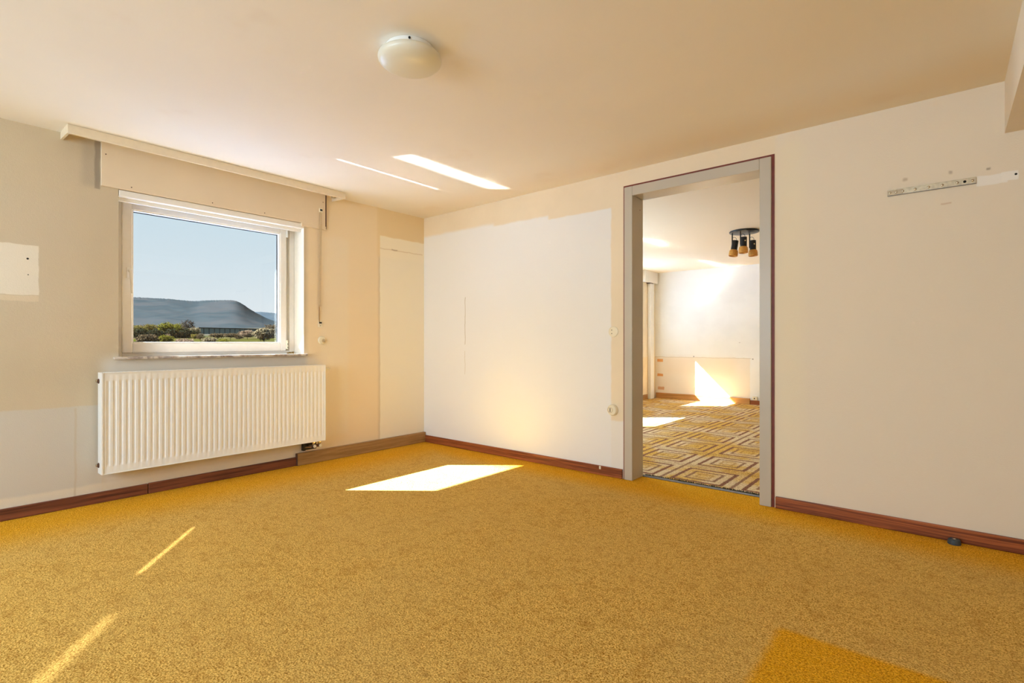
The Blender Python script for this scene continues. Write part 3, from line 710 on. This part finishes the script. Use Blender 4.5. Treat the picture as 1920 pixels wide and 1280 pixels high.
def tree(name, label, u, D, top_v, wpx, kind, dens=300, crown_lo=.3, group=None):
    wpx *= 1.32; dens = int(dens*4); base = uv(u, D, gz(D)-.25); h = CAM.z+(642.2-top_v)*D/FPX-base.z; w = wpx*D/FPX/2
    cat = 'tree' if 'tree' in name else 'shrub'
    t = thing(name, label, cat, base, group)
    b = B(); trunk_top = base+Vector((random.uniform(-.1,.1)*w, random.uniform(-.1,.1)*w, h*.62))
    tube(b, [base, base.lerp(trunk_top, .45)+Vector((.04*w, 0, 0)), trunk_top], [h*.026, h*.020, h*.009], 7)
    ends = []
    for k in range(9):
        a = k*2.4+random.random(); s0 = base.lerp(trunk_top, random.uniform(.42, .95))
        e_ = base+Vector((math.cos(a)*w*random.uniform(.45,.9), math.sin(a)*w*random.uniform(.45,.9), h*random.uniform(.55,.97)))
        tube(b, [s0, s0.lerp(e_, .5)+Vector((0,0,h*.03)), e_], [h*.010, h*.006, h*.003], 5); ends.append(e_)
    obj('trunk', b, bark, t)
    b = B(); cz = base.z+h*(crown_lo+1)/2; rz = h*(1-crown_lo)/2
    for k in range(dens):
        while True:
            p = Vector((random.uniform(-1,1), random.uniform(-1,1), random.uniform(-1,1)))
            if .25 < p.length < 1: break
        lump = .8+.2*math.sin(p.x*5+u)*math.cos(p.z*6+D)
        c_ = Vector((base.x+p.x*w*lump, base.y+p.y*w*lump, cz+p.z*rz*lump)); s_ = max(.04, w*.06)*random.uniform(.5, 1.4)
        q = Matrix.Rotation(random.uniform(0, 6.28), 3, Vector((random.uniform(-1,1), random.uniform(-1,1), random.uniform(-1,1))).normalized())
        v = [b.verts.new(c_ + q @ Vector(o_)*s_) for o_ in ((-1,-.5,0),(.1,-.9,.15),(1,.1,0),(.2,.9,-.15),(-.8,.6,.1))]
        b.faces.new(v)
    obj('foliage', b, KM[kind], t)
TR = [
 ('tree','brownish tree in the back row at the far left of the window view',267,180,608,22,'brown',300,.05),
 ('tree','dull olive tree in the back row under the ridge left part',288,185,606,20,'olive',300,.05),
 ('tree','olive tree squeezed between the yellow green trees in the back row',322,182,605,22,'olive',320,.05),
 ('tree','bare brown tree in the back row right of the yellow green trees',345,178,604,22,'brown',260,.05),
 ('shrub','low olive scrub right under the pale blossoming tree',367,128,625,16,'olive',260,0),
 ('shrub','brown scrub in front of the warehouse centre',448,125,623,18,'brown',200,0),
 ('tree','olive spring tree at the left edge of the window view',258,150,607,26,'olive',360,.1),
 ('tree','small olive tree with rounded top second from the left window edge',281,165,605,22,'olive',300,.15),
 ('tree','greyish bare tree between two olive trees in the window view',294,170,608,14,'grey',160,.3),
 ('tree','bright yellow green tree left of the tall bare tree',312,160,602,26,'lime',380,.1),
 ('tree','yellow green tree touching the tall bare tree',335,168,604,20,'lime',300,.1),
 ('tree','tall bare brown tree rising above the hedge in the window view',353,150,597,22,'grey',170,.3),
 ('tree','pale blossoming tree left of the warehouse',364,145,611,20,'pale',260,.15),
 ('shrub','brown olive bush at the lower left of the window view',276,84,625,34,'brown',420,0),
 ('shrub','yellow green bush in front of the dark thicket',310,88,627,26,'lime',360,0),
 ('shrub','pinkish twiggy bush beside the yellow green bush',315,100,623,10,'pink',150,0),
 ('tree','small brown tree in front of the left end of the warehouse',376,100,623,14,'brown',190,.2),
 ('tree','left of two low umbrella shaped fruit trees before the warehouse',408,105,624,26,'brown',220,.45),
 ('tree','right of two low umbrella shaped fruit trees before the warehouse',432,108,623.5,24,'brown',220,.45),
 ('tree','pinkish blossoming fruit tree before the right end of the warehouse',464,120,617,26,'pink',280,.2),
 ('tree','large pale blossoming fruit tree near the right edge of the window view',496,78,613,36,'pale',520,.28),
 ('tree','brown leafless tree behind the large blossoming fruit tree',508,150,606,26,'brown',260,.2),
 ('shrub','sandy dry reed clump on the meadow',393,92,632,26,'pale',240,0),
 ('shrub','yellow grass tuft on the meadow right of the reed clump',419,84,634,20,'lime',160,0),
 ('shrub','low rusty grass strip on the meadow left of the small brown tree',346,84,634,30,'pink',240,0),
]
for a in TR: tree(*a)

t = thing('hedgerow', 'long dark shaded hedge running below the yellow green trees', 'hedge', uv(310, 138, gz(138)))
b = B()
for k in range(9000):
    u_ = random.uniform(244, 372); D_ = 138+random.uniform(-3, 3); q0 = uv(u_, D_, gz(D_))
    tv = 618+2.2*math.sin(u_*.21)+1.6*math.sin(u_*.53+1); hh = CAM.z+(642.2-tv)*D_/FPX-q0.z
    q0.z += hh*random.random()**.8 - .15; s_ = .16*random.uniform(.5, 1.5); q = Matrix.Rotation(random.uniform(0, 6.28), 3, Vector((random.uniform(-1,1), random.uniform(-1,1), .3)).normalized())
    b.faces.new([b.verts.new(q0 + q @ Vector(o_)*s_) for o_ in ((-1,-.5,0),(.1,-.9,.15),(1,.1,0),(.2,.9,-.15),(-.8,.6,.1))])
obj('foliage', b, KM['dark'], t)
b = B()
for k in range(24):
    u_ = 246+k*5.3; q0 = uv(u_, 138, gz(138)-.2); tube(b, [q0, q0+Vector((.1, .1, 1.6)), q0+Vector((.3*math.sin(k), .2, 2.7))], [.07, .05, .02], 5)
obj('stems', b, bark, t)
